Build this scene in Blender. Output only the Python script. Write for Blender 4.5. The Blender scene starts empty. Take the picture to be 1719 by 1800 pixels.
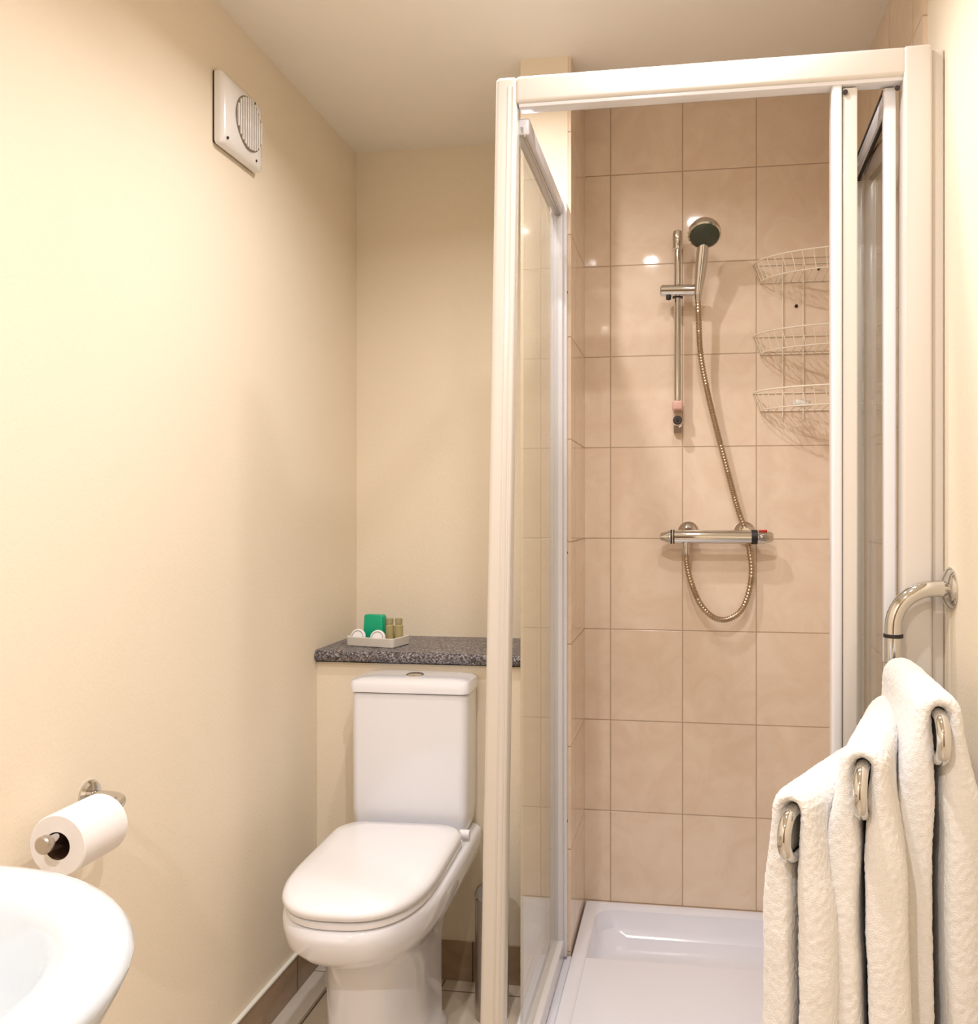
import bpy, bmesh, math, random
from mathutils import Vector, Matrix, noise
random.seed(7)
PI = math.pi
sc = bpy.context.scene
col = sc.collection

# ------------------------------------------------------------------ camera, world, exposure
EYE = 1.28
cd = bpy.data.cameras.new('camera')
cam = bpy.data.objects.new('camera', cd)
col.objects.link(cam)
cam.location = (0, 0, EYE)
cam.rotation_euler = (PI / 2, 0, math.radians(8.47))
cd.sensor_fit = 'VERTICAL'
cd.sensor_height = 24.0
cd.lens = 24.0 * 1498 / 1800
cd.shift_x = -(985 - 859.5) / 1800
cd.clip_start = 0.02
sc.camera = cam

w = bpy.data.worlds.new('world')
sc.world = w
w.use_nodes = True
w.node_tree.nodes['Background'].inputs[0].default_value = (1.0, 0.9, 0.78, 1)
w.node_tree.nodes['Background'].inputs[1].default_value = 0.25
vs = sc.view_settings
vs.view_transform = 'Standard'
vs.look = 'None'
vs.gamma = 1.0
vs.use_curve_mapping = False
vs.exposure = 0.60

LAMPS = [  # x, y, watts : recessed ceiling downlights
    (0.03, 1.42, 2.3),
    (-0.16, 0.93, 6.0),
    (-0.50, -0.45, 14.0),  # added fill lamp, unseen behind the camera, brightens the back walls
    (-0.43, 1.66, 4.2),
]
CEIL = 2.41


# ------------------------------------------------------------------ materials
def new_mat(name):
    m = bpy.data.materials.new(name)
    m.use_nodes = True
    return m, m.node_tree, m.node_tree.nodes['Principled BSDF']


def plain(name, rgb, rough=0.5, metal=0.0, bump=0.0, bscale=200.0, coat=0.0, vary=0.0, vscale=8.0, sheen=0.0, bdist=0.001):
    m, nt, b = new_mat(name)
    b.inputs['Base Color'].default_value = (*rgb, 1)
    b.inputs['Roughness'].default_value = rough
    b.inputs['Metallic'].default_value = metal
    b.inputs['Coat Weight'].default_value = coat
    b.inputs['Sheen Weight'].default_value = sheen
    tc = nt.nodes.new('ShaderNodeTexCoord')
    if vary:
        n = nt.nodes.new('ShaderNodeTexNoise')
        n.inputs['Scale'].default_value = vscale
        n.inputs['Detail'].default_value = 6
        nt.links.new(tc.outputs['Object'], n.inputs['Vector'])
        r = nt.nodes.new('ShaderNodeMapRange')
        r.inputs[3].default_value = 1 - vary
        r.inputs[4].default_value = 1 + vary
        nt.links.new(n.outputs['Fac'], r.inputs[0])
        h = nt.nodes.new('ShaderNodeHueSaturation')
        h.inputs['Color'].default_value = (*rgb, 1)
        nt.links.new(r.outputs[0], h.inputs['Value'])
        nt.links.new(h.outputs[0], b.inputs['Base Color'])
    if bump:
        n = nt.nodes.new('ShaderNodeTexNoise')
        n.inputs['Scale'].default_value = bscale
        n.inputs['Detail'].default_value = 4
        nt.links.new(tc.outputs['Object'], n.inputs['Vector'])
        bp = nt.nodes.new('ShaderNodeBump')
        bp.inputs['Strength'].default_value = bump
        bp.inputs['Distance'].default_value = bdist
        nt.links.new(n.outputs['Fac'], bp.inputs['Height'])
        nt.links.new(bp.outputs[0], b.inputs['Normal'])
    return m


def tile_mat(name, ax, u0, pu, v0, pv, c1, c2, grout, rough=0.06, gw=0.0014, plane='Z', wob=0.25):
    """glazed tiles: ax = horizontal axis name, u0/v0 a grout line, pu/pv the pitch"""
    m, nt, b = new_mat(name)
    N, L = nt.nodes.new, nt.links.new
    tc = N('ShaderNodeTexCoord')
    sx = N('ShaderNodeSeparateXYZ')
    L(tc.outputs['Object'], sx.inputs[0])

    def mth(op, a, bb=None):
        n = N('ShaderNodeMath')
        n.operation = op
        for i, v in enumerate((a, bb)):
            if v is None:
                continue
            if isinstance(v, (int, float)):
                n.inputs[i].default_value = v
            else:
                L(v, n.inputs[i])
        return n.outputs[0]

    def edge(out, o, p):
        q = mth('DIVIDE', mth('SUBTRACT', out, o), p)
        fr = mth('FRACT', mth('ADD', q, 100.0))
        d = mth('MINIMUM', fr, mth('SUBTRACT', 1.0, fr))
        return mth('MULTIPLY', d, p), mth('FLOOR', mth('ADD', q, 100.0))
    du, iu = edge(sx.outputs[ax], u0, pu)
    dv, iv = edge(sx.outputs[plane], v0, pv)
    d = mth('MINIMUM', du, dv)
    mr = N('ShaderNodeMapRange')
    mr.inputs[1].default_value = gw * 0.6
    mr.inputs[2].default_value = gw * 1.5
    L(d, mr.inputs[0])
    # mottled glaze
    n1 = N('ShaderNodeTexNoise')
    n1.inputs['Scale'].default_value = 9
    n1.inputs['Detail'].default_value = 8
    n1.inputs['Roughness'].default_value = 0.62
    n1.inputs['Distortion'].default_value = 1.2
    ofs = N('ShaderNodeCombineXYZ')
    L(mth('MULTIPLY', iu, 3.7), ofs.inputs[0])
    L(mth('MULTIPLY', iv, 5.3), ofs.inputs[1])
    va = N('ShaderNodeVectorMath')
    L(tc.outputs['Object'], va.inputs[0])
    L(ofs.outputs[0], va.inputs[1])
    L(va.outputs[0], n1.inputs['Vector'])
    rp = N('ShaderNodeMapRange')
    rp.inputs[1].default_value = 0.35
    rp.inputs[2].default_value = 0.65
    L(n1.outputs['Fac'], rp.inputs[0])
    mx = N('ShaderNodeMix')
    mx.data_type = 'RGBA'
    mx.inputs[6].default_value = (*c1, 1)
    mx.inputs[7].default_value = (*c2, 1)
    L(rp.outputs[0], mx.inputs[0])
    mg = N('ShaderNodeMix')
    mg.data_type = 'RGBA'
    mg.inputs[6].default_value = (*grout, 1)
    L(mx.outputs[2], mg.inputs[7])
    L(mr.outputs[0], mg.inputs[0])
    L(mg.outputs[2], b.inputs['Base Color'])
    rr = N('ShaderNodeMapRange')
    rr.inputs[3].default_value = 0.8
    rr.inputs[4].default_value = rough
    L(mr.outputs[0], rr.inputs[0])
    L(rr.outputs[0], b.inputs['Roughness'])
    b.inputs['Coat Weight'].default_value = 0.0
    # bevelled grout and a slight ripple in the glaze
    n2 = N('ShaderNodeTexNoise')
    n2.inputs['Scale'].default_value = 14
    L(tc.outputs['Object'], n2.inputs['Vector'])
    hb = mth('ADD', mth('MULTIPLY', mr.outputs[0], 1.0), mth('MULTIPLY', n2.outputs['Fac'], wob))
    bp = N('ShaderNodeBump')
    bp.inputs['Strength'].default_value = 0.6
    bp.inputs['Distance'].default_value = 0.0012
    L(hb, bp.inputs['Height'])
    L(bp.outputs[0], b.inputs['Normal'])
    return m


M = {}
M['wall'] = plain('cream_wall_paint', (0.87, 0.765, 0.605), 0.75, bump=0.5, bscale=160, bdist=0.0012, vary=0.03, vscale=3)
M['ceiling'] = plain('ceiling_paint', (0.92, 0.87, 0.78), 0.8, bump=0.3, bscale=120, vary=0.02)
GROUT = (0.52, 0.38, 0.26)
TC1, TC2 = (0.80, 0.63, 0.48), (0.86, 0.71, 0.56)
M['tile_back'] = tile_mat('peach_wall_tile', 'X', -0.013, 0.1995, 0.698, 0.254, TC1, TC2, GROUT)
M['tile_side'] = tile_mat('peach_side_tile', 'Y', 2.372, 0.1995, 0.698, 0.254, TC1, TC2, GROUT)
M['floor'] = tile_mat('beige_floor_tile', 'X', -0.955, 0.30, 2.21, 0.30, (0.56, 0.47, 0.36), (0.66, 0.57, 0.45), (0.14, 0.10, 0.07), rough=0.3, gw=0.002, plane='Y')
M['skirt'] = tile_mat('brown_skirting_tile', 'Y', 1.83, 0.30, -0.5, 4.0, (0.36, 0.25, 0.16), (0.44, 0.31, 0.20), (0.12, 0.07, 0.04), rough=0.25, gw=0.0018)
M['skirt_b'] = tile_mat('brown_skirting_tile_end', 'X', -0.578, 0.30, -0.5, 4.0, (0.36, 0.25, 0.16), (0.44, 0.31, 0.20), (0.12, 0.07, 0.04), rough=0.25, gw=0.0018)
M['palestrip'] = tile_mat('pale_strip_tile', 'Y', 1.93, 0.30, -0.5, 4.0, (0.70, 0.63, 0.54), (0.76, 0.70, 0.62), (0.25, 0.19, 0.14), rough=0.3, gw=0.0015)
M['silicone'] = plain('white_silicone', (0.85, 0.82, 0.74), 0.4)
M['ceramic'] = plain('white_ceramic', (0.86, 0.86, 0.90), 0.07, coat=0.6)
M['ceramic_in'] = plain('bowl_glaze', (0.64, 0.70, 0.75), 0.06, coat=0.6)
M['plastic'] = plain('white_plastic', (0.89, 0.88, 0.90), 0.22, coat=0.2)
M['fanplastic'] = plain('fan_plastic', (0.86, 0.84, 0.82), 0.15, coat=0.4)
M['acrylic'] = plain('white_acrylic', (0.84, 0.85, 0.92), 0.16, coat=0.25)
M['frame'] = plain('white_frame_enamel', (0.71, 0.66, 0.60), 0.22, coat=0.3)
M['doorframe'] = plain('white_door_profile', (0.78, 0.77, 0.79), 0.2, coat=0.3)
M['channel'] = plain('pale_grey_channel', (0.70, 0.69, 0.72), 0.3)
M['chrome'] = plain('chrome', (0.66, 0.65, 0.63), 0.05, metal=1.0)
M['steel'] = plain('brushed_steel', (0.55, 0.50, 0.45), 0.28, metal=1.0)
M['black'] = plain('black_rubber', (0.015, 0.012, 0.012), 0.5)
M['dark'] = plain('dark_gap', (0.03, 0.02, 0.015), 0.8)
M['red'] = plain('red_button', (0.55, 0.03, 0.02), 0.3)
M['towel'] = plain('white_towelling', (0.90, 0.87, 0.83), 0.95, bump=0.8, bscale=650, bdist=0.002, sheen=0.4)
M['paper'] = plain('white_tissue_paper', (0.90, 0.86, 0.84), 0.9, bump=0.3, bscale=300)
M['card'] = plain('card_tube', (0.10, 0.05, 0.03), 0.9)
M['green'] = plain('green_wrapper', (0.0, 0.42, 0.22), 0.35)
M['khaki'] = plain('khaki_lotion', (0.42, 0.36, 0.17), 0.2, vary=0.15, vscale=60)
M['soap'] = plain('cream_wrapped_soap', (0.80, 0.77, 0.70), 0.4)
M['traygrey'] = plain('pale_tray_plastic', (0.72, 0.68, 0.62), 0.35)
M['wire'] = plain('cream_coated_wire', (0.86, 0.76, 0.62), 0.35)
M['spray'] = plain('dark_spray_plate', (0.05, 0.06, 0.035), 0.35, vary=0.5, vscale=220)
M['lens'] = plain('clear_bracket_plastic', (0.75, 0.62, 0.52), 0.1, coat=0.5)
M['pinkplastic'] = plain('pink_tinted_bracket', (0.70, 0.42, 0.34), 0.25)
M['door'] = plain('painted_door', (0.16, 0.10, 0.06), 0.5)

# speckled worktop
m, nt, b = new_mat('speckled_grey_laminate')
tc = nt.nodes.new('ShaderNodeTexCoord')
v = nt.nodes.new('ShaderNodeTexVoronoi')
v.inputs['Scale'].default_value = 260
nt.links.new(tc.outputs['Object'], v.inputs['Vector'])
cr = nt.nodes.new('ShaderNodeValToRGB')
cr.color_ramp.interpolation = 'CONSTANT'
els = cr.color_ramp.elements
els[0].position = 0
els[0].color = (0.05, 0.045, 0.05, 1)
els[1].position = 0.30
els[1].color = (0.21, 0.19, 0.19, 1)
for p, c in ((0.55, (0.11, 0.08, 0.07, 1)), (0.72, (0.36, 0.34, 0.35, 1)), (0.88, (0.14, 0.15, 0.19, 1))):
    e = els.new(p)
    e.color = c
sp = nt.nodes.new('ShaderNodeSeparateColor')
nt.links.new(v.outputs['Color'], sp.inputs[0])
nt.links.new(sp.outputs[0], cr.inputs[0])
nt.links.new(cr.outputs[0], b.inputs['Base Color'])
b.inputs['Roughness'].default_value = 0.32
M['laminate'] = m

# clear sheet glass (thin): transparent with a fresnel reflection
def glass_mat(name, tint):
    m, nt, b = new_mat(name)
    nt.nodes.remove(b)
    out = nt.nodes['Material Output']
    tr = nt.nodes.new('ShaderNodeBsdfTransparent')
    tr.inputs[0].default_value = (*tint, 1)
    gl = nt.nodes.new('ShaderNodeBsdfGlossy')
    gl.inputs['Roughness'].default_value = 0.02
    ge = nt.nodes.new('ShaderNodeNewGeometry')
    dt = nt.nodes.new('ShaderNodeVectorMath')
    dt.operation = 'DOT_PRODUCT'
    nt.links.new(ge.outputs['Incoming'], dt.inputs[0])
    nt.links.new(ge.outputs['Normal'], dt.inputs[1])

    def mth(op, a, bb=None):
        n = nt.nodes.new('ShaderNodeMath')
        n.operation = op
        for i, v in enumerate((a, bb)):
            if v is None:
                continue
            if isinstance(v, (int, float)):
                n.inputs[i].default_value = v
            else:
                nt.links.new(v, n.inputs[i])
        return n.outputs[0]
    f5 = mth('POWER', mth('SUBTRACT', 1.0, mth('ABSOLUTE', dt.outputs['Value'])), 5.0)
    fr_ = mth('ADD', 0.04, mth('MULTIPLY', f5, 0.96))
    mx = nt.nodes.new('ShaderNodeMixShader')
    nt.links.new(fr_, mx.inputs[0])
    nt.links.new(tr.outputs[0], mx.inputs[1])
    nt.links.new(gl.outputs[0], mx.inputs[2])
    nt.links.new(mx.outputs[0], out.inputs[0])
    return m


M['glass'] = glass_mat('clear_shower_glass', (0.93, 0.93, 0.90))

# ribbed metal hose
m, nt, b = new_mat('ribbed_steel_hose')
b.inputs['Base Color'].default_value = (0.50, 0.40, 0.29, 1)
b.inputs['Metallic'].default_value = 1.0
b.inputs['Roughness'].default_value = 0.33
M['hose'] = m

# lamp lens
m, nt, b = new_mat('lamp_lens_glow')
b.inputs['Emission Color'].default_value = (1.0, 0.955, 0.90, 1)
b.inputs['Emission Strength'].default_value = 40
M['glow'] = m


# ------------------------------------------------------------------ object helpers
def tag(o, label=None, cat=None, group=None, kind=None):
    if label:
        o['label'] = label
    if cat:
        o['category'] = cat
    if group:
        o['group'] = group
    if kind:
        o['kind'] = kind
    return o


def thing(name, loc, label, cat, group=None):
    o = bpy.data.objects.new(name, None)
    col.objects.link(o)
    o.location = loc
    o.empty_display_size = 0.05
    o['org'] = 0
    del o['org']
    return tag(o, label, cat, group)


def root_loc(o):
    while o.parent:
        o = o.parent
    return o.location.copy()


def obj(name, bm, mat, parent=None, smooth=True, org=None, bevel=0, segs=3, subsurf=0, angle=35):
    """world-space bmesh -> one object; origin at the thing's root (or org)"""
    base = root_loc(parent) if parent else Vector(org or (0, 0, 0))
    bmesh.ops.translate(bm, verts=bm.verts, vec=-base)
    bmesh.ops.recalc_face_normals(bm, faces=bm.faces)
    me = bpy.data.meshes.new(name)
    bm.to_mesh(me)
    bm.free()
    o = bpy.data.objects.new(name, me)
    col.objects.link(o)
    if parent:
        o.parent = parent
    else:
        o.location = base
    for mm in (mat if isinstance(mat, (list, tuple)) else [mat]):
        me.materials.append(mm)
    for p in me.polygons:
        p.use_smooth = smooth
    if bevel:
        md = o.modifiers.new('bevel', 'BEVEL')
        md.width = bevel
        md.segments = segs
        md.limit_method = 'ANGLE'
        md.angle_limit = math.radians(30)
        md.harden_normals = False
    if subsurf:
        md = o.modifiers.new('sub', 'SUBSURF')
        md.levels = md.render_levels = subsurf
    elif smooth:
        if hasattr(me, 'set_sharp_from_angle') and not bevel:
            me.set_sharp_from_angle(angle=math.radians(angle))
    return o


def box(bm, x0, x1, y0, y1, z0, z1, mi=0):
    vs_ = [bm.verts.new(p) for p in ((x0, y0, z0), (x1, y0, z0), (x1, y1, z0), (x0, y1, z0),
                                     (x0, y0, z1), (x1, y0, z1), (x1, y1, z1), (x0, y1, z1))]
    for f in ((0, 3, 2, 1), (4, 5, 6, 7), (0, 1, 5, 4), (1, 2, 6, 5), (2, 3, 7, 6), (3, 0, 4, 7)):
        fc = bm.faces.new([vs_[i] for i in f])
        fc.material_index = mi
    return vs_


def mb():
    return bmesh.new()


def hexa(bm, bot, top):
    vs_ = [bm.verts.new(p) for p in list(bot) + list(top)]
    for f in ((0, 3, 2, 1), (4, 5, 6, 7), (0, 1, 5, 4), (1, 2, 6, 5), (2, 3, 7, 6), (3, 0, 4, 7)):
        bm.faces.new([vs_[i] for i in f])


def frames(pts, closed=False):
    pts = [Vector(p) for p in pts]
    n = len(pts)
    T = []
    for i in range(n):
        a = pts[i - 1] if (i > 0 or closed) else pts[i]
        b_ = pts[(i + 1) % n] if (i < n - 1 or closed) else pts[i]
        T.append((b_ - a).normalized())
    up = Vector((0, 0, 1)) if abs(T[0].z) < 0.9 else Vector((1, 0, 0))
    nrm = (up - T[0] * up.dot(T[0])).normalized()
    out = []
    for t in T:
        nrm = (nrm - t * nrm.dot(t)).normalized()
        out.append((t, nrm, t.cross(nrm)))
    return pts, out


def tube(bm, pts, r, seg=16, closed=False, caps=True):
    pts, fr = frames(pts, closed)
    rs = r if isinstance(r, (list, tuple)) else [r] * len(pts)
    rings = []
    for p, (t, n, b_), rr in zip(pts, fr, rs):
        rings.append([bm.verts.new(p + (n * math.cos(2 * PI * k / seg) + b_ * math.sin(2 * PI * k / seg)) * rr) for k in range(seg)])
    m_ = len(rings)
    for i in range(m_ if closed else m_ - 1):
        A, B = rings[i], rings[(i + 1) % m_]
        for k in range(seg):
            bm.faces.new((A[k], A[(k + 1) % seg], B[(k + 1) % seg], B[k]))
    if caps and not closed:
        bm.faces.new(rings[0][::-1])
        bm.faces.new(rings[-1])
    return rings


def lathe(bm, prof, origin, axis, seg=40, cap=True):
    """prof: list of (distance along axis, radius)"""
    ax = Vector(axis).normalized()
    up = Vector((0, 0, 1)) if abs(ax.z) < 0.9 else Vector((1, 0, 0))
    n = (up - ax * up.dot(ax)).normalized()
    b_ = ax.cross(n)
    o = Vector(origin)
    rings = []
    for d, r in prof:
        if r < 1e-6:
            rings.append([bm.verts.new(o + ax * d)])
        else:
            rings.append([bm.verts.new(o + ax * d + (n * math.cos(2 * PI * k / seg) + b_ * math.sin(2 * PI * k / seg)) * r) for k in range(seg)])
    for A, B in zip(rings, rings[1:]):
        if len(A) == 1 and len(B) == 1:
            continue
        for k in range(seg):
            k2 = (k + 1) % seg
            if len(A) == 1:
                bm.faces.new((A[0], B[k], B[k2]))
            elif len(B) == 1:
                bm.faces.new((A[k], A[k2], B[0]))
            else:
                bm.faces.new((A[k], A[k2], B[k2], B[k]))
    if cap:
        if len(rings[0]) > 1:
            bm.faces.new(rings[0][::-1])
        if len(rings[-1]) > 1:
            bm.faces.new(rings[-1])


def loft(bm, rings, cap0=True, cap1=True):
    R = [[bm.verts.new(p) for p in r] for r in rings]
    n = len(R[0])
    for A, B in zip(R, R[1:]):
        for k in range(n):
            bm.faces.new((A[k], A[(k + 1) % n], B[(k + 1) % n], B[k]))
    if cap0:
        bm.faces.new(R[0][::-1])
    if cap1:
        bm.faces.new(R[-1])
    return R


def spline(pts, n=12):
    """Catmull-Rom through the points"""
    P = [Vector(p) for p in pts]
    P = [P[0] * 2 - P[1]] + P + [P[-1] * 2 - P[-2]]
    out = []
    for i in range(1, len(P) - 2):
        p0, p1, p2, p3 = P[i - 1:i + 3]
        for k in range(n):
            t = k / n
            out.append(0.5 * ((2 * p1) + (p2 - p0) * t + (2 * p0 - 5 * p1 + 4 * p2 - p3) * t * t + (3 * p1 - p0 - 3 * p2 + p3) * t ** 3))
    out.append(P[-2])
    return out


def struct(name, bm, mat, **k):
    return tag(obj(name, bm, mat, smooth=False, **k), kind='structure')


# ------------------------------------------------------------------ room shell
XL, XR = -1.03, 0.45
YF = -1.10           # wall behind the camera
YB = 2.56            # rear wall of the toilet alcove
YS = 2.38            # rear wall of the shower
b = mb(); box(b, XL - .1, XR + .1, YF - .1, YB + .1, -.08, 0); struct('floor', b, M['floor'])
b = mb(); box(b, XL - .1, XR + .1, YF - .1, YB + .1, CEIL, CEIL + .08); struct('ceiling', b, M['ceiling'])
b = mb(); box(b, XL - .1, XL, YF, YB, 0, CEIL); struct('wall_left', b, M['wall'])
b = mb(); box(b, XR, XR + .1, YF, YS, 0, CEIL); struct('wall_right', b, M['wall'])
b = mb(); box(b, XL - .1, -.30, YB, YB + .1, 0, CEIL); struct('wall_back', b, M['wall'])
b = mb(); box(b, XL, -.412, 2.27, YB, 0, .862); struct('wall_back_lower', b, M['wall'])
b = mb(); box(b, -.412, -.293, 2.09, YB, 0, CEIL); struct('wall_partition', b, M['wall'])
b = mb(); box(b, -.293, -.285, 2.092, YS, .10, CEIL); struct('wall_shower_left', b, M['tile_side'])
b = mb(); box(b, -.293, XR + .1, YS, YS + .1, 0, CEIL); struct('wall_shower_back', b, M['tile_back'])
b = mb(); box(b, XR - .008, XR, 1.70, YS, .10, CEIL); struct('wall_shower_right', b, M['tile_side'])
b = mb()
box(b, XL - .1, -.75, YF - .1, YF, 0, CEIL)
box(b, .05, XR + .1, YF - .1, YF, 0, CEIL)
box(b, -.75, .05, YF - .1, YF, 2.05, CEIL)
struct('wall_front', b, M['wall'])
b = mb(); box(b, -.745, .045, YF - .08, YF - .03, .005, 2.045); dr = struct('door_1', b, M['door'], bevel=.003)
b = mb(); lathe(b, [(0, .025), (.01, .025), (.012, .011), (.05, .011), (.055, .024), (.08, .024), (.085, .0)], (-.68, YF - .03, 1.0), (0, 1, 0), 24)
obj('door_knob', b, M['chrome'], dr)

# tiled skirting
b = mb(); box(b, XL, XL + .009, YF, 2.27, 0, .105); struct('baseboard_left', b, M['skirt'])
b = mb(); box(b, XL + .009, -.412, 2.261, 2.27, 0, .105); struct('baseboard_back', b, M['skirt_b'])
b = mb(); box(b, XL, XL + .011, YF, 2.27, .105, .112); struct('trim_1', b, M['silicone'], bevel=.002)
b = mb(); box(b, XL + .009, XL + .075, YF, 2.261, 0, .012); struct('trim_2', b, M['palestrip'], bevel=.002)

# ------------------------------------------------------------------ downlights
for i, (x, y, wt) in enumerate(LAMPS):
    lab = ['white recessed ceiling downlight in front of the shower door',
           'white recessed ceiling downlight in the middle of the room',
           'unseen fill downlight added behind the camera near the entrance door',
           'white recessed ceiling downlight in front of the toilet'][i]
    t = thing('ceiling_downlight', (x, y, CEIL), lab, 'ceiling light', 'recessed ceiling downlights')
    b = mb(); lathe(b, [(0, .024), (0, .046), (.004, .046), (.007, .040), (.007, .034), (0, .024)], (x, y, CEIL), (0, 0, -1), 40, cap=False)
    obj('trim_ring', b, M['plastic'], t)
    b = mb(); lathe(b, [(.001, 0), (.001, .024)], (x, y, CEIL), (0, 0, -1), 32, cap=False)
    obj('lens', b, M['glow'], t)
    ld = bpy.data.lights.new('downlight_beam', 'AREA')
    ld.shape = 'DISK'
    ld.size = .05
    ld.energy = wt
    ld.specular_factor = 1.0
    ld.color = (1.0, 0.965, 0.985)
    ld.spread = math.radians(150)
    lo = bpy.data.objects.new('downlight_beam', ld)
    col.objects.link(lo)
    lo.parent = t
    lo.location = (0, 0, -.008)

# ------------------------------------------------------------------ shower tray
t = thing('shower_tray', (.06, 1.99, 0), 'white acrylic shower tray with a raised rim under the glass enclosure', 'shower tray')


def rrect(x0, x1, y0, y1, r, z, n=8):
    out = []
    for cx, cy, a0 in ((x1 - r, y1 - r, 0), (x0 + r, y1 - r, 90), (x0 + r, y0 + r, 180), (x1 - r, y0 + r, 270)):
        for k in range(n + 1):
            a = math.radians(a0 + 90 * k / n)
            out.append((cx + r * math.cos(a), cy + r * math.sin(a), z))
    return out


tx0, tx1, ty0, ty1 = -.283, .441, 1.555, 2.379
b = mb()
loft(b, [rrect(-.365, tx1, ty0, 2.088, .012, 0), rrect(-.365, tx1, ty0, 2.088, .012, .177), rrect(-.361, tx1 - .004, ty0 + .004, 2.086, .012, .182)])
obj('plinth', b, M['acrylic'], t)
b = mb()
loft(b, [rrect(tx0, tx1, ty0 + .002, ty1, .008, .06), rrect(tx0, tx1, ty0 + .002, ty1, .008, .184),
         rrect(tx0 + .004, tx1 - .004, ty0 + .006, ty1 - .004, .008, .190),
         rrect(tx0 + .028, tx1 - .028, ty0 + .05, ty1 - .028, .05, .190),
         rrect(tx0 + .036, tx1 - .036, ty0 + .06, ty1 - .036, .05, .184),
         rrect(tx0 + .046, tx1 - .046, ty0 + .071, ty1 - .044, .055, .140),
         rrect(tx0 + .062, tx1 - .062, ty0 + .09, ty1 - .060, .06, .123),
         rrect(tx0 + .09, tx1 - .09, ty0 + .12, ty1 - .11, .05, .117)])
obj('basin', b, M['acrylic'], t)
b = mb(); lathe(b, [(0, .042), (.004, .042), (.006, .034), (.009, .02), (.010, 0)], (.06, 1.78, .1165), (0, 0, 1), 32)
obj('drain_cover', b, M['chrome'], t)

# ------------------------------------------------------------------ shower enclosure
ZB, ZT = .190, 2.105
t = thing('shower_enclosure', (.04, 1.6, ZB), 'white framed glass shower enclosure with a folded bifold door standing on the tray', 'shower enclosure')
# corner post, slightly out of plumb
b = mb()
hexa(b, [(-.392, 1.575, ZB), (-.346, 1.575, ZB), (-.346, 1.622, ZB), (-.392, 1.622, ZB)],
     [(-.360, 1.580, ZT), (-.318, 1.580, ZT), (-.318, 1.622, ZT), (-.360, 1.622, ZT)])
cp = obj('corner_post', b, M['frame'], t, bevel=.009, segs=4)
b = mb()
for k, f in enumerate((.58, .80)):
    def X(z, f=f):
        s_ = (z - ZB) / (ZT - ZB)
        return (-.392 + .032 * s_) * (1 - f) + (-.346 + .028 * s_) * f
    hexa(b, [(X(ZB), 1.5735, ZB), (X(ZB) + .003, 1.5735, ZB), (X(ZB) + .003, 1.58, ZB), (X(ZB), 1.58, ZB)],
         [(X(ZT), 1.5785, ZT - .02), (X(ZT) + .003, 1.5785, ZT - .02), (X(ZT) + .003, 1.585, ZT - .02), (X(ZT), 1.585, ZT - .02)])
obj('post_rib', b, M['frame'], cp, bevel=.001, segs=2)
# head rail
b = mb(); box(b, -.322, .385, 1.580, 1.620, ZT - .052, ZT)
obj('head_rail', b, M['frame'], t, bevel=.008, segs=4)
b = mb(); box(b, -.316, .385, 1.586, 1.614, ZT - .058, ZT - .05)
obj('head_track', b, M['doorframe'], t, bevel=.001)
# threshold
b = mb(); box(b, -.334, .385, 1.583, 1.618, ZB, ZB + .038)
obj('threshold_rail', b, M['frame'], t, bevel=.004)
# wall jamb on the right
b = mb(); hexa(b, [(.372, 1.578, ZB), (.427, 1.578, ZB), (.427, 1.622, ZB), (.372, 1.622, ZB)],
               [(.379, 1.578, ZT), (.427, 1.578, ZT), (.427, 1.622, ZT), (.379, 1.622, ZT)])
obj('wall_jamb', b, M['frame'], t, bevel=.006, segs=4)
b = mb(); box(b, .4265, .4495, 1.590, 1.635, ZB, ZT - .005)
obj('wall_profile', b, M['frame'], t, bevel=.004)
# fixed side panel
b = mb(); box(b, -.3175, -.3115, 1.61, 2.068, ZB + .03, ZT - .085)
obj('glass_panel', b, M['glass'], t, smooth=False)
b = mb(); box(b, -.330, -.300, 2.052, 2.089, ZB, ZT - .066)
ch = obj('wall_channel', b, M['channel'], t, bevel=.003)
b = mb(); box(b, -.301, -.292, 2.066, 2.0895, ZB, ZT - .066)
obj('channel_flange', b, M['doorframe'], ch, bevel=.002)
for z in (.52, 1.18, 1.82):
    b = mb(); lathe(b, [(0, .003), (.0015, .003), (.002, 0)], (-.2925, 2.075, z), (1, 0, 0), 12)
    obj('screw', b, M['dark'], ch)
b = mb(); box(b, -.329, -.300, 1.61, 2.06, ZT - .100, ZT - .068)
obj('panel_top_rail', b, M['channel'], t, bevel=.003)
b = mb(); box(b, -.331, -.298, 1.61, 2.06, ZB, ZB + .045)
obj('panel_bottom_rail', b, M['doorframe'], t, bevel=.003)
b = mb(); box(b, -.3105, -.3075, 1.61, 2.055, ZT - .104, ZT - .0995)
obj('glazing_seal', b, M['steel'], t)


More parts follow.
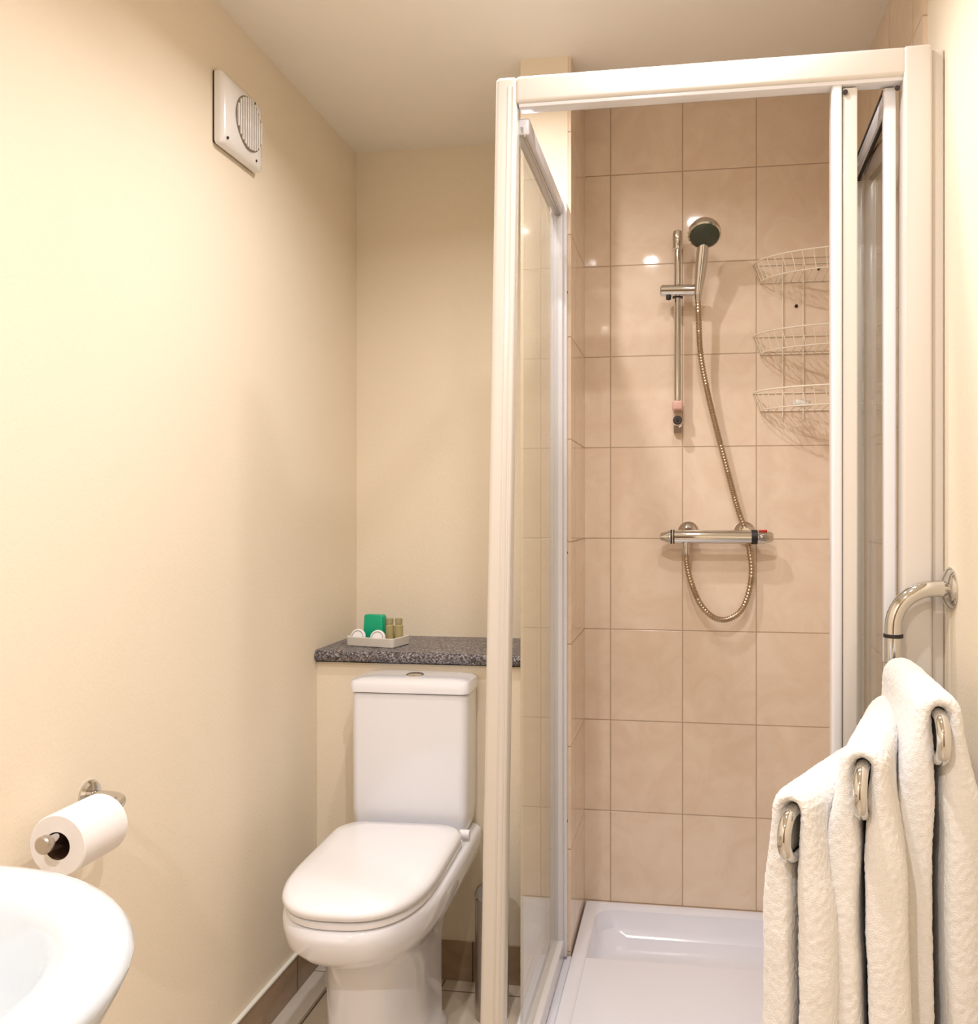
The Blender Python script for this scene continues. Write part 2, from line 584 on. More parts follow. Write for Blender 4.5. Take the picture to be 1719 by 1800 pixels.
# bifold door: leaf = stile frame (mesh) with glass, seals and screw
def leaf(ax, ay, bx, by, wa, wb, z0, z1, thick=.022):
    a, e = Vector((ax, ay, 0)), Vector((bx, by, 0))
    d = (e - a).normalized()
    n = Vector((-d.y, d.x, 0))
    L_ = (e - a).length

    def seg(bm, s0, s1, zz0, zz1, th):
        P = [a + d * s0 - n * th / 2, a + d * s1 - n * th / 2, a + d * s1 + n * th / 2, a + d * s0 + n * th / 2]
        hexa(bm, [(p.x, p.y, zz0) for p in P], [(p.x, p.y, zz1) for p in P])
    b = mb()
    seg(b, 0, wa, z0, z1, thick)
    seg(b, L_ - wb, L_, z0, z1, thick)
    seg(b, wa, L_ - wb, z1 - .038, z1, thick * .8)
    seg(b, wa, L_ - wb, z0, z0 + .038, thick * .8)
    lf = obj('door_leaf', b, M['doorframe'], t, bevel=.004)
    b = mb(); seg(b, wa * .5, L_ - wb * .5, z0 + .03, z1 - .03, .005)
    obj('glass_pane', b, M['glass'], lf, smooth=False)
    b = mb(); seg(b, wa, L_ - wb, z1 - .001, z1 + .004, thick * .9)
    seg(b, wa, L_ - wb, z1 - .044, z1 - .038, .010)
    obj('rubber_seal', b, M['dark'], lf)
    return lf


z0, z1 = ZB + .042, ZT - .060
l1 = leaf(.361, 1.604, .372, 1.955, .020, .022, z0, z1)
l2 = leaf(.288, 1.612, .345, 1.955, .020, .022, z0, z1)
# broad closing stile of the guided leaf, two stepped faces
b = mb(); box(b, .257, .276, 1.588, 1.622, z0, z1 + .008)
obj('closing_stile', b, M['doorframe'], l2, bevel=.006, segs=4)
b = mb(); box(b, .277, .303, 1.594, 1.620, z0, z1)
obj('stile_flank', b, M['frame'], l2, bevel=.003)
for lf, x, y in ((l2, .281, 1.592), (l1, .370, 1.590)):
    b = mb(); lathe(b, [(0, .0045), (.002, .0045), (.003, 0)], (x, y, z1 - .010), (0, -1, 0), 16)
    obj('pivot_screw', b, M['dark'], lf)

# ------------------------------------------------------------------ riser rail
WY = YS
t = thing('shower_riser_rail', (-.026, WY, 1.50), 'chrome vertical riser rail with end brackets on the tiled shower wall', 'shower rail')
RX, RY = -.026, WY - .048
b = mb(); tube(b, [(RX, RY, 1.575), (RX, RY, 2.03)], .0095, 24)
obj('bar', b, M['chrome'], t)
b = mb()
tube(b, [(RX, WY, 2.012), (RX, RY, 2.012)], .010, 20)
lathe(b, [(0, .006), (.004, .012), (.012, .014), (.044, .014), (.052, .012), (.056, .006), (.058, 0)], (RX, RY, 1.988), (0, 0, 1), 24)
lathe(b, [(0, .015), (.006, .015), (.008, .012)], (RX, WY, 2.012), (0, -1, 0), 24)
obj('top_bracket', b, M['chrome'], t)
b = mb(); box(b, RX - .014, RX + .014, WY - .058, WY - .002, 1.556, 1.582)
obj('bottom_sleeve', b, M['pinkplastic'], t, bevel=.005)
b = mb()
lathe(b, [(0, .013), (.050, .013), (.055, .010), (.055, .006), (.048, .005), (.048, 0)], (RX, WY, 1.528), (0, -1, 0), 28)
box(b, RX - .011, RX + .011, WY - .014, WY - .001, 1.498, 1.53)
obj('bottom_bracket', b, M['chrome'], t)
b = mb(); lathe(b, [(0, .0125), (.0008, .0125), (.0012, .0075)], (RX, WY - .0545, 1.528), (0, -1, 0), 24, cap=False)
lathe(b, [(-.006, .0065), (.0005, .0045), (.0008, 0)], (RX, WY - .0548, 1.528), (0, -1, 0), 24)
obj('screw_cover', b, M['black'], t)
# slider
b = mb()
lathe(b, [(0, 0), (0, .0125), (.003, .0155), (.094, .0155), (.098, .012), (.098, 0)], (RX - .046, RY - .014, 1.878), (1, .0, -.02), 32)
sl = obj('slider', b, M['chrome'], t)
b = mb(); lathe(b, [(0, .0), (0, .007), (.012, .007), (.014, .005), (.014, 0)], (RX - .024, RY - .016, 1.866), (0, 0, -1), 20)
obj('release_button', b, M['black'], sl)
b = mb(); lathe(b, [(0, .013), (.006, .014), (.006, .0098)], (RX, RY, 1.866), (0, 0, -1), 20, cap=False)
obj('collar', b, M['black'], sl)

# hand shower
t = thing('hand_shower', (.033, RY - .02, 1.86), 'chrome hand shower with round dark spray face resting in the rail slider', 'shower head')
H0 = Vector((.0285, RY - .022, 1.862))
H1 = Vector((.042, RY - .056, 1.990))
b = mb()
pts = spline([H0, H0.lerp(H1, .35) + Vector((0, .003, 0)), H0.lerp(H1, .7) + Vector((0, .002, 0)), H1], 8)
n_ = len(pts)
tube(b, pts, [.0105 + .0055 * math.sin(PI * min(1, i / n_ * .75)) for i in range(n_)], 24)
obj('handle', b, M['chrome'], t)
HC = Vector((.044, RY - .078, 2.008))
HA = Vector((.03, -.56, -.83)).normalized()
b = mb()
lathe(b, [(-.034, 0), (-.033, .012), (-.028, .024), (-.018, .036), (-.006, .0425), (.004, .044), (.010, .043), (.012, .039)], HC, HA, 48, cap=False)
obj('head_shell', b, M['chrome'], t)
b = mb()
lathe(b, [(.0115, .0395), (.015, .036), (.017, .026), (.0165, .012), (.018, .0)], HC, HA, 48, cap=False)
obj('spray_face', b, M['spray'], t)

# hose: one long curve behind the valve body
t = thing('shower_hose', (.10, WY - .02, 1.0), 'ribbed metal shower hose looping below the bar valve', 'shower hose')


def wallp(x, z, off):
    return (x, WY - off, z)


hp = spline([wallp(.0285, 1.858, .070), wallp(.030, 1.80, .067), wallp(.036, 1.70, .055), wallp(.055, 1.60, .045), wallp(.082, 1.49, .038), wallp(.108, 1.39, .032),
             wallp(.135, 1.29, .026), wallp(.154, 1.235, .022), wallp(.166, 1.18, .022), wallp(.172, 1.12, .026), wallp(.163, 1.06, .032), wallp(.142, 1.013, .036),
             wallp(.105, .990, .040), wallp(.068, .997, .042), wallp(.034, 1.033, .043), wallp(.010, 1.09, .044), wallp(-.001, 1.14, .045), wallp(-.003, 1.185, .046)], 26)
b = mb()
# resample to 1.3 mm steps so that the ribs stand out
seg_pts = [hp[0]]
acc = 0
for p, q in zip(hp, hp[1:]):
    d = (q - p).length
    k = max(1, int(round(d / .0016)))
    for j in range(1, k + 1):
        seg_pts.append(p.lerp(q, j / k))
tube(b, seg_pts, [.0068 if (i // 2) % 2 else .0082 for i in range(len(seg_pts))], 12)
obj('ribbed_hose', b, M['hose'], t)
b = mb(); lathe(b, [(0, .0095), (.010, .0108), (.022, .0108), (.024, .008)], wallp(-.003, 1.164, .046), (0, 0, 1), 20)
obj('hose_nut', b, M['chrome'], t)
b = mb(); lathe(b, [(0, .008), (.02, .009)], wallp(.0285, 1.842, .070), (0, 0, 1), 20)
obj('hose_nut', b, M['chrome'], t)

# thermostatic bar valve
t = thing('shower_valve', (.075, WY, 1.21), 'horizontal chrome thermostatic bar valve with black rings on the shower wall', 'shower valve')
VY, VZ = WY - .050, 1.213
b = mb(); tube(b, [(-.034, VY, VZ), (.172, VY, VZ)], .0185, 32)
obj('valve_body', b, M['chrome'], t)
b = mb(); lathe(b, [(0, .018), (.010, .0175), (.022, .0135), (.032, .010), (.034, .006), (.034, 0)], (-.040, VY, VZ), (-1, 0, 0), 32)
obj('flow_knob', b, M['chrome'], t)
for x0_, x1_ in ((-.045, -.0405), (-.038, -.034), (.169, .185)):
    b = mb(); tube(b, [(x0_, VY, VZ), (x1_, VY, VZ)], .0193, 32)
    obj('knob_ring', b, M['black'], t)
b = mb(); lathe(b, [(0, .0175), (.020, .0175), (.038, .014), (.042, .011), (.043, 0)], (.184, VY, VZ), (1, 0, 0), 32)
kn = obj('temperature_knob', b, M['chrome'], t)
b = mb(); box(b, .188, .210, VY - .012, VY - .001, VZ + .014, VZ + .0195)
obj('safety_stop', b, M['red'], kn, bevel=.002)
for x in (.003, .155):
    b = mb(); lathe(b, [(0, .029), (.004, .029), (.012, .022), (.016, .014), (.045, .013)], (x, WY, VZ + .012), (0, -1, 0), 36)
    obj('wall_flange', b, M['chrome'], t)
b = mb(); lathe(b, [(0, .012), (.012, .012), (.014, .0095), (.030, .0095)], (-.003, VY + .002, VZ - .014), (0, 0, -1), 24)
obj('hose_outlet', b, M['chrome'], t)

# ------------------------------------------------------------------ wire caddy in the right corner
CX, CY = XR - .010, YS - .002
t = thing('corner_caddy', (CX, CY, 1.5), 'three tier cream wire corner caddy on the shower tiles', 'shower caddy')


def qarc(z, R, r0=0.0, n=26):
    return [Vector((CX - R * math.sin(a), CY - R * .58 * math.cos(a), z)) for a in [PI / 2 * k / n for k in range(n + 1)]][::-1]


for zr in (1.952, 1.757, 1.603):
    b = mb()
    R = .262
    dz = .048
    tube(b, qarc(zr, R), .0024, 8)
    tube(b, [(CX - R, CY, zr), (CX - .01, CY, zr - .0)], .0018, 8)
    tube(b, [(CX, CY - R * .58, zr), (CX, CY - .01, zr)], .0018, 8)
    tube(b, qarc(zr - dz, R * .93), .0018, 8)
    tube(b, [(CX - R * .93, CY - .001, zr - dz), (CX - .01, CY - .001, zr - dz)], .0018, 8)
    tube(b, [(CX - .001, CY - R * .93 * .58, zr - dz), (CX - .001, CY - .01, zr - dz)], .0018, 8)
    A, B = qarc(zr, R), qarc(zr - dz, R * .93)
    for k in range(0, len(A), 2):
        tube(b, [A[k], B[k]], .0014, 6)
    for k in range(1, 12):
        u = k / 12
        x = CX - R * .93 * u
        yy = CY - .58 * math.sqrt(max(0, (R * .93) ** 2 - (CX - x) ** 2))
        tube(b, [(x, CY - .001, zr - dz), (x, yy, zr - dz)], .0013, 6)
    obj('basket', b, M['wire'], t)
for x in (.256, .310):
    b = mb(); tube(b, [(x, CY - .003, 1.965), (x, CY - .003, 1.53)], .0020, 8)
    obj('upright', b, M['wire'], t)
for x, z in ((.292, 1.838), (.352, 1.936)):
    b = mb(); lathe(b, [(0, .0045), (.003, .0045), (.005, 0)], (x, YS - .0, z), (0, -1, 0), 16)
    obj('fixing_screw', b, M['dark'], t)
b = mb()
for z, s in ((0, .9), (.004, 1), (.014, 1), (.018, .88)):
    pass
loft(b, [rrect(.272 + .003 * k_, .318 - .003 * k_, 2.285 + .002 * k_, 2.318 - .002 * k_, .010, 1.5565 + z_) for z_, k_ in ((0, 1), (.003, 0), (.013, 0), (.017, 1.2))])
tag(obj('soap_bar', b, M['soap'], org=(.295, 2.30, 1.556)), 'small pale soap bar lying in the lowest tier of the wire caddy', 'soap')

# ------------------------------------------------------------------ extractor fan
FY0, FY1, FZ0, FZ1 = 1.735, 1.915, 2.090, 2.252
fx = XL
t = thing('extractor_fan', (XL, (FY0 + FY1) / 2, (FZ0 + FZ1) / 2), 'square white wall extractor fan with a round slotted grille high on the left wall', 'extractor fan')
b = mb(); box(b, XL, XL + .005, FY0 + .003, FY1 - .003, FZ0 + .003, FZ1 - .003)
obj('back_plate', b, M['dark'], t)


def yzrect(x, ins, r, n=6):
    return [(x, p[0], p[1]) for p in [(q[0], q[1]) for q in rrect(FY0 + ins, FY1 - ins, FZ0 + ins, FZ1 - ins, r, 0, n)]]


b = mb()
loft(b, [yzrect(XL + .005, 0, .008), yzrect(XL + .016, 0, .008), yzrect(XL + .022, .003, .010), yzrect(XL + .028, .012, .014), yzrect(XL + .032, .026, .02), yzrect(XL + .033, .034, .03)])
cs = obj('casing', b, M['fanplastic'], t)
fc = Vector((XL + .0332, 1.834, 2.172))
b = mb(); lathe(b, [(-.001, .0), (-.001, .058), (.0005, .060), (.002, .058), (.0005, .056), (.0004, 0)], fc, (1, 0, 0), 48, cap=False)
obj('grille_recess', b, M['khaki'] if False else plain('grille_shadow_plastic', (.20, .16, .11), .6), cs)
b = mb()
for k in range(-5, 6):
    yy = k * .0102
    hh = math.sqrt(max(0, .057 ** 2 - yy ** 2))
    if hh > .01:
        vs_ = box(b, fc.x - .0005, fc.x + .0045, fc.y + yy - .0024, fc.y + yy + .0024, fc.z - hh, fc.z + hh)
obj('grille_slats', b, M['fanplastic'], cs, bevel=.001)
for y_, z_ in ((1.750, 2.105), (1.875, 2.105), (1.868, 2.236)):
    b = mb(); lathe(b, [(0, .003), (.003, .003), (.0035, 0)], (XL + .027, y_, z_), (1, 0, 0), 14)
    obj('screw', b, M['dark'], cs)

# ------------------------------------------------------------------ shelf
b = mb()
prof = []
yb_, yf_, zt_, zb_ = YB, 2.250, .894, .862
prof = [(yb_, zb_), (yf_ + .006, zb_)]
for k in range(7):
    a = -PI / 2 - PI * k / 6
    prof.append((yf_ + .012 + .012 * math.cos(a) * 1.0, (zt_ + zb_) / 2 + .016 * math.sin(a)))
prof += [(yb_, zt_)]
loft(b, [[(XL + .001, y, z) for y, z in prof], [(-.413, y, z) for y, z in prof]])
tag(obj('shelf', b, M['laminate'], org=(-.74, 2.4, .862)), 'speckled dark grey laminate shelf with a rounded front above the cistern', 'shelf')

# ------------------------------------------------------------------ toiletries
SZ = .894
tcx, tcy, tz = -.888, 2.37, SZ
rot = Matrix.Rotation(math.radians(-12), 4, 'Z')


def TL(bm, c=(tcx, tcy, tz)):
    bmesh.ops.rotate(bm, verts=bm.verts, cent=c, matrix=rot)
    return bm


b = mb()
hw, hd = .074, .044
o_ = [(hw, hd, .006, 0), (hw + .004, hd + .004, .010, .003), (hw + .006, hd + .006, .014, .026), (hw + .004, hd + .004, .012, .028), (hw + .001, hd + .001, .010, .025), (hw - .003, hd - .003, .008, .005)]
loft(b, [rrect(tcx - a, tcx + a, tcy - c_, tcy + c_, r, tz + z) for a, c_, r, z in o_])
tag(obj('toiletry_tray', TL(b), M['traygrey'], org=(tcx, tcy, tz)), 'small shallow pale plastic tray on the grey shelf', 'tray')
b = mb()
loft(b, [rrect(tcx - .052 - i_, tcx + .008 + i_, tcy + .006 - i_ * .3, tcy + .032 + i_ * .3, .005, tz + .0055 + z) for z, i_ in ((0, -.003), (.004, .001), (.035, .003), (.076, .001), (.080, -.003))])
tag(obj('soap_packet', TL(b), M['green'], org=(tcx - .025, tcy + .02, tz + .005)), 'bright green wrapped packet standing in the toiletry tray', 'soap packet')
for i, (dx, dy, lab) in enumerate(((.031, .012, 'khaki miniature bottle next to the green packet in the tray'),
                                   (.0575, .014, 'khaki miniature bottle at the right end of the tray'))):
    t = thing('toiletry_bottle', (tcx + dx, tcy + dy, tz + .0055), lab, 'bottle', 'khaki miniature bottles in the toiletry tray')
    bb = mb(); lathe(bb, [(0, .010), (.002, .0125), (.050, .0125), (.054, .009), (.056, .009)], (tcx + dx, tcy + dy, tz + .0055), (0, 0, 1), 24)
    obj('bottle_body', bb, M['khaki'], t)
    bb = mb(); lathe(bb, [(.056, .0105), (.070, .0105), (.072, .008), (.072, 0)], (tcx + dx, tcy + dy, tz + .0055), (0, 0, 1), 24)
    obj('bottle_cap', bb, plain('khaki_cap', (.38, .33, .18), .3), t)
for i, (dx, lab) in enumerate(((-.048, 'round white wrapped soap at the left front of the tray'), (.018, 'round white wrapped soap at the right front of the tray'))):
    ax = Vector((.05, -.88, .30)).normalized()
    c = rot @ (Vector((dx, -.030, .026))) + Vector((tcx, tcy, tz))
    t = thing('round_soap', c, lab, 'soap', 'round white soaps leaning in the toiletry tray')
    b = mb(); lathe(b, [(-.006, 0), (-.006, .018), (-.004, .022), (.003, .022), (.006, .019), (.007, .0165), (.0058, .016), (.0058, 0)], c, ax, 32)
    obj('soap_cake', b, M['plastic'], t)
    b = mb(); lathe(b, [(.0056, .0160), (.0068, .0172), (.0075, .0160), (.0068, .0148), (.0056, .0160)], c, ax, 32, cap=False)
    obj('wrapper_edge', b, plain('grey_wrapper_edge', (.45, .41, .38), .4), t)

# ------------------------------------------------------------------ toilet
TX = -.715
t = thing('toilet', (TX, 1.95, 0), 'white close coupled ceramic toilet with its lid down beside the shower', 'toilet')


def dshape(hw_, yf, yb, z, n=40, pw=2.3, rb=.03, cx=TX, flat=None):
    yf += .015
    z += .010 if z > .2 else 0
    ym = flat if flat is not None else yf + (yb - yf) * .52
    out = []
    for k in range(n + 1):       # front arc from right to left
        a = -PI * k / n
        ca, sa = math.cos(a), math.sin(a)
        x = hw_ * (abs(ca) ** (2 / pw)) * (1 if ca >= 0 else -1)
        y = ym - (ym - yf) * (abs(sa) ** (2 / pw))
        out.append((cx + x, y, z))
    m_ = 8
    for k in range(m_ + 1):
        a = PI - PI / 2 * k / m_
        out.append((cx - hw_ + rb + rb * math.cos(a), yb - rb + rb * math.sin(a), z))
    for k in range(m_ + 1):
        a = PI / 2 - PI / 2 * k / m_
        out.append((cx + hw_ - rb + rb * math.cos(a), yb - rb + rb * math.sin(a), z))
    return out


b = mb()
loft(b, [dshape(.122, 1.745, 2.13, 0, rb=.08), dshape(.124, 1.742, 2.13, .012, rb=.08), dshape(.114, 1.752, 2.12, .03, rb=.08), dshape(.113, 1.75, 2.12, .14, rb=.08),
         dshape(.114, 1.745, 2.12, .23, rb=.08), dshape(.118, 1.735, 2.13, .277, rb=.07), dshape(.130, 1.708, 2.15, .302, rb=.06), dshape(.149, 1.665, 2.18, .323, rb=.05), dshape(.163, 1.630, 2.22, .345, rb=.04),
         dshape(.171, 1.606, 2.245, .37, pw=2.5), dshape(.173, 1.597, 2.255, .405, pw=2.6), dshape(.172, 1.598, 2.255, .422, pw=2.6), dshape(.165, 1.608, 2.25, .428, pw=2.6)])
obj('pan', b, M['ceramic'], t, angle=75)
b = mb()
loft(b, [dshape(.156, 1.610, 2.10, .429, pw=2.6), dshape(.160, 1.605, 2.105, .433, pw=2.6), dshape(.160, 1.604, 2.105, .442, pw=2.6), dshape(.155, 1.610, 2.10, .446, pw=2.6)])
st = obj('seat', b, M['plastic'], t)
b = mb()
RB = .06
loft(b, [dshape(.156, 1.609, 2.10, .4475, rb=RB, pw=2.7), dshape(.162, 1.602, 2.106, .451, rb=RB, pw=2.7), dshape(.1645, 1.598, 2.108, .459, rb=RB, pw=2.7), dshape(.162, 1.601, 2.106, .468, rb=RB, pw=2.7),
         dshape(.152, 1.613, 2.098, .4745, rb=RB, pw=2.7), dshape(.12, 1.655, 2.07, .478, rb=RB, pw=2.6), dshape(.06, 1.74, 2.0, .480, rb=.03, pw=2.4)])
ld_ = obj('lid', b, M['plastic'], t, angle=60)
for q in (st, ld_):
    q.rotation_euler.z = math.radians(1.0)
t.rotation_euler.z = math.radians(1.1)
for sx in (-1, 1):
    b = mb(); tube(b, [(TX + sx * .142, 2.118, .456), (TX + sx * (.158 + .010 * sx), 2.118, .456)], .011, 20)
    obj('hinge', b, M['plastic'], t, bevel=.002)
CX0, CX1 = -.874, -.560
b = mb()


def crect(x0, x1, y0, z, r=.022, yb=2.266):
    return rrect(x0, x1, y0, yb, r, z, 6)


loft(b, [crect(CX0 + .012, CX1 - .012, 2.155, .437), crect(CX0 + .005, CX1 - .005, 2.146, .455), crect(CX0 + .001, CX1 - .002, 2.142, .50), crect(CX0, CX1, 2.140, .80), crect(CX0 + .003, CX1 - .003, 2.143, .804)])
obj('cistern', b, M['ceramic'], t)
b = mb()
loft(b, [crect(CX0 + .002, CX1 - .002, 2.141, .8055), crect(CX0 - .004, CX1 + .004, 2.135, .808), crect(CX0 - .004, CX1 + .004, 2.134, .828), crect(CX0 - .001, CX1 + .001, 2.138, .836), crect(CX0 + .012, CX1 - .012, 2.152, .841), crect(CX0 + .05, CX1 - .05, 2.19, .843, r=.015)])
cl = obj('cistern_lid', b, M['ceramic'], t)
b = mb(); lathe(b, [(0, .024), (.003, .024), (.006, .019), (.0075, .010), (.0075, 0)], (-.717, 2.203, .842), (0, 0, 1), 36)
obj('flush_button', b, M['chrome'], cl)

# ------------------------------------------------------------------ toilet brush holder between toilet and shower
t = thing('toilet_brush_holder', (-.497, 2.12, 0), 'slim brushed metal brush holder on the floor between toilet and shower', 'toilet brush')
b = mb(); lathe(b, [(0, .040), (.003, .043), (.30, .043), (.303, .041)], (-.492, 2.12, 0), (0, 0, 1), 40)
obj('canister', b, M['steel'], t)
b = mb(); lathe(b, [(.303, .044), (.310, .045), (.325, .038), (.335, .022), (.338, 0)], (-.492, 2.12, 0), (0, 0, 1), 40)
obj('domed_lid', b, M['chrome'], t)

# ------------------------------------------------------------------ toilet roll and holder
RXc, RZ = -.955, .768
t = thing('toilet_roll_holder', (XL, 1.33, .80), 'chrome toilet roll holder with a round flange on the left wall', 'toilet roll holder')
b = mb(); lathe(b, [(0, .026), (.004, .026), (.009, .022), (.011, .012)], (XL, 1.345, .788), (1, 0, 0), 36)
obj('wall_flange', b, M['chrome'], t)
b = mb()
tube(b, spline([(XL + .008, 1.345, .788), (XL + .045, 1.345, .788), (XL + .066, 1.338, .786), (RXc, 1.315, .782), (RXc, 1.28, .780), (RXc, 1.157, .780)], 8), .0085, 20)
obj('spindle', b, M['chrome'], t)
b = mb(); lathe(b, [(0, .0115), (.004, .0135), (.012, .0135), (.014, .011), (.0145, 0)], (RXc, 1.160, .780), (0, -1, 0), 32)
obj('end_cap', b, M['steel'], t)
t = thing('toilet_roll', (RXc, 1.235, RZ), 'white toilet paper roll hanging on the chrome holder', 'toilet roll')
b = mb()
lathe(b, [(0, .0215), (0, .046), (.002, .048), (.099, .048), (.101, .046), (.101, .0215)], (RXc, 1.178, RZ), (0, 1, 0), 56, cap=False)
obj('paper', b, M['paper'], t)
b = mb()
lathe(b, [(.0005, .0213), (.1005, .0213)], (RXc, 1.178, RZ), (0, 1, 0), 40, cap=False)
obj('cardboard_core', b, M['card'], t)

# ------------------------------------------------------------------ washbasin
t = thing('washbasin', (XL, .63, .86), 'white oval ceramic washbasin mounted on the left wall', 'washbasin')
bcx, bcy = -.80, .632


def bo(rx, ry, z, wallside=True, n=64, cx=bcx, cy=bcy, xb=None):
    out = []
    for k in range(n):
        a = 2 * PI * k / n
        ca, sa = math.cos(a), math.sin(a)
        if ca >= 0 or not wallside:
            out.append((cx + rx * ca, cy + ry * sa, z))
        else:
            xx = cx + (cx - (xb if xb else XL + .001)) * -1 * (abs(ca) ** .55)
            out.append((xx, cy + ry * (abs(sa) ** .55) * (1 if sa >= 0 else -1), z))
    return out


b = mb()
loft(b, [bo(.10, .09, .66), bo(.16, .14, .68), bo(.235, .20, .73), bo(.272, .243, .79), bo(.293, .262, .83), bo(.302, .269, .848), bo(.303, .270, .856),
         bo(.295, .266, .863), bo(.286, .258, .865),
         bo(.236, .222, .862, False, cx=-.79, cy=.634), bo(.220, .212, .856, False, cx=-.79, cy=.634), bo(.207, .202, .842, False, cx=-.79, cy=.634),
         bo(.190, .182, .79, False, cx=-.79, cy=.634), bo(.160, .154, .745, False, cx=-.79, cy=.634), bo(.11, .108, .728, False, cx=-.79, cy=.634), bo(.05, .05, .727, False, cx=-.79, cy=.634), bo(.02, .02, .725, False, cx=-.79, cy=.634)])
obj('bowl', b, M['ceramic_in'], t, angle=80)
b = mb(); lathe(b, [(0, .024), (.003, .024), (.004, .018), (.002, .016), (.002, 0)], (-.79, .634, .7265), (0, 0, 1), 32)
obj('waste_ring', b, M['chrome'], t)

# ------------------------------------------------------------------ swing arm towel rail
PXr, PYr = .354, 1.55
t = thing('towel_rail', (XR, PYr, 1.0), 'chrome swing arm towel rail with three looped arms on the right wall', 'towel rail')
b = mb()
lathe(b, [(0, .036), (.003, .037), (.008, .033), (.012, .022), (.014, .016)], (XR, PYr, 1.148), (-1, 0, 0), 40)
obj('wall_flange', b, M['chrome'], t)
b = mb()
lathe(b, [(0, .036), (.003, .037), (.008, .033), (.012, .022), (.014, .016)], (XR, PYr, .79), (-1, 0, 0), 40)
obj('wall_flange', b, M['chrome'], t)
b = mb()


def quarter(cx, cz, r, a0, a1, n=10):
    return [(cx + r * math.cos(a0 + (a1 - a0) * k / n), PYr, cz + r * math.sin(a0 + (a1 - a0) * k / n)) for k in range(n + 1)]


rr = .068
pth = [(XR - .01, PYr, 1.148)] + quarter(PXr + rr, 1.148 - rr, rr, PI / 2, PI) + quarter(PXr + rr, .79 + rr, rr, PI, 3 * PI / 2) + [(XR - .01, PYr, .79)]
tube(b, pth, .0145, 24)
obj('post', b, M['chrome'], t)
for z in (1.062, .875):
    b = mb(); lathe(b, [(0, .0165), (.006, .0165), (.0065, .015)], (PXr, PYr, z), (0, 0, 1), 28)
    obj('stop_ring', b, M['black'], t)
ARMS = [((.329, 1.165), 1.010, .100), ((.214, 1.112), .952, .135), ((.122, 1.118), .890, .15)]
for (ex, ey), z, _ in ARMS:
    S = Vector((PXr, PYr, z)); E = Vector((ex, ey, z))
    d = (E - S).normalized(); L_ = (E - S).length
    h = .058
    b = mb()
    pts = [S, S + d * (L_ - h / 2)]
    cc = S + d * (L_ - h / 2) + Vector((0, 0, -h / 2))
    for k in range(1, 13):
        a = PI / 2 - PI * k / 12
        pts.append(cc + d * math.cos(a) * h / 2 + Vector((0, 0, math.sin(a) * h / 2)))
    pts.append(S + Vector((0, 0, -h)))
    tube(b, pts, .0088, 18)
    tube(b, [S + Vector((0, 0, .0)), S + Vector((0, 0, .001))], .017, 18)
    for zz in (z, z - h):
        tube(b, [Vector((PXr, PYr, zz - .009)), Vector((PXr, PYr, zz + .009))], .0185, 24)
    obj('arm', b, M['chrome'], t)

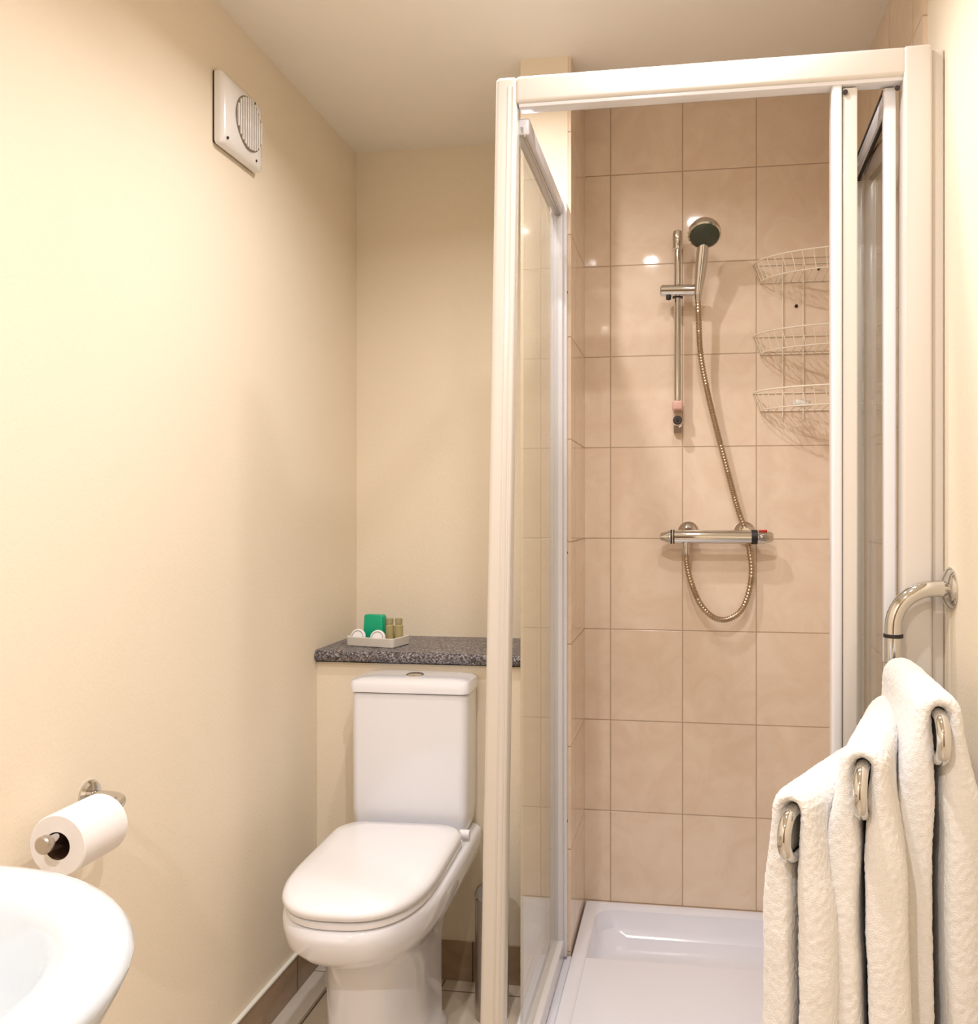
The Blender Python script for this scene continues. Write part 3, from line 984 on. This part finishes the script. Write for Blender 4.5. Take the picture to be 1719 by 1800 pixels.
# towels
PILE = bpy.data.textures.new('towel_pile', 'CLOUDS')
PILE.noise_scale = .0055
PILE.noise_depth = 2
labs = ['thick white towel draped over the highest towel arm next to the right wall',
        'thick white towel draped over the middle towel arm',
        'thick white towel draped over the lowest towel arm nearest the shower tray']
prm = [  # start t, thickness far/near, drop left, drop right, gap
    (.060, .030, .054, .62, .60, 1),
    (.085, .026, .054, .60, .62, 2),
    (.085, .026, .048, .58, .56, 3),
]
for (lab, (t0, th0, th1, dl, drr, sd), ((ex, ey), z, _)) in zip(labs, prm, ARMS):
    S = Vector((PXr, PYr, z)); E = Vector((ex, ey, z))
    d = (E - S).normalized(); L_ = (E - S).length
    n = Vector((-d.y, d.x, 0))
    if n.x < 0:
        n = -n            # +n = towards the right wall
    b = mb()
    rings = []
    NS = 34
    t1 = L_ - .020
    for i in range(NS + 1):
        u = i / NS
        s_ = t0 + (t1 - t0) * u
        T = th0 + (th1 - th0) * u
        edge = min(1.0, math.sqrt(max(0.0, 1 - (1 - min(1, u * NS / 3)) ** 2)) + .0) if u < .5 else math.sqrt(max(0.0, 1 - (1 - min(1, (1 - u) * NS / 3)) ** 2))
        Te = T * (.36 + .64 * edge)
        base = S + d * s_
        cl_ = []
        TT = min(T, .021)
        top = .010 + TT / 2
        w0 = .009 + TT / 2

        # centre line, left bottom -> over the bar -> right bottom
        def flap(side, drop, m_=26):
            out = []
            for k in range(m_ + 1):
                q = k / m_                         # 0 at the top, 1 at the hem
                zz = -drop * q
                spread = w0 + ((T * .35 + Te * .65) / 2 + (.007, .0035, .0035)[sd - 1] - w0) * max(0, min(1, (q - .05) * 5))
                wob = .006 * noise.noise(Vector((s_ * 7 + sd * 5, zz * 4.5, 3.1 * sd)))
                out.append((side * spread + wob * min(1, q * 4), zz))
            return out
        Lf = flap(-1, dl)
        Rf = flap(1, drr)
        arc = []
        for k in range(1, 10):
            a = PI - PI * k / 10
            arc.append((w0 * math.cos(a), top * math.sin(a)))
        cl_ = Lf[::-1] + arc + Rf
        # offset outwards and inwards
        m_ = len(cl_)
        outer, inner = [], []
        for k in range(m_):
            p = Vector(cl_[k])
            a = Vector(cl_[max(0, k - 1)]); c_ = Vector(cl_[min(m_ - 1, k + 1)])
            tg = (c_ - a).normalized()
            nn = Vector((-tg.y, tg.x))
            q = min(k, m_ - 1 - k) / 26.0
            tk = Te / T * (TT + (T - TT) * max(0, min(1, (1 - q) * 5)))
            if q < .06:
                tk = Te * (.45 + .55 * math.sqrt(max(0, 1 - (1 - q / .06) ** 2)))
            outer.append(p + nn * tk / 2)
            inner.append(p - nn * tk / 2)
        loop = outer + inner[::-1]
        endin = (1 - edge) * .0
        rings.append([base + n * q.x + Vector((0, 0, q.y)) for q in loop])
    RR = loft(b, rings, cap0=False, cap1=False)
    for rg in (RR[0], RR[-1]):          # close both ends with a strip between outer and inner face
        nn_ = len(rg)
        for k in range(nn_ // 2 - 1):
            b.faces.new((rg[k], rg[k + 1], rg[nn_ - 2 - k], rg[nn_ - 1 - k]))
    for v_ in b.verts:
        nz = noise.noise_vector(v_.co * 28 + Vector((sd * 7, 0, 0)))
        v_.co += nz * .0016
    o = obj('towel', b, M['towel'], org=(E.x, E.y, z - .6), subsurf=3)
    dm = o.modifiers.new('pile', 'DISPLACE')
    dm.texture = PILE
    dm.texture_coords = 'LOCAL'
    dm.strength = .0028
    dm.mid_level = .5
    tag(o, lab, 'towel', 'white towels on the swing arm rail')
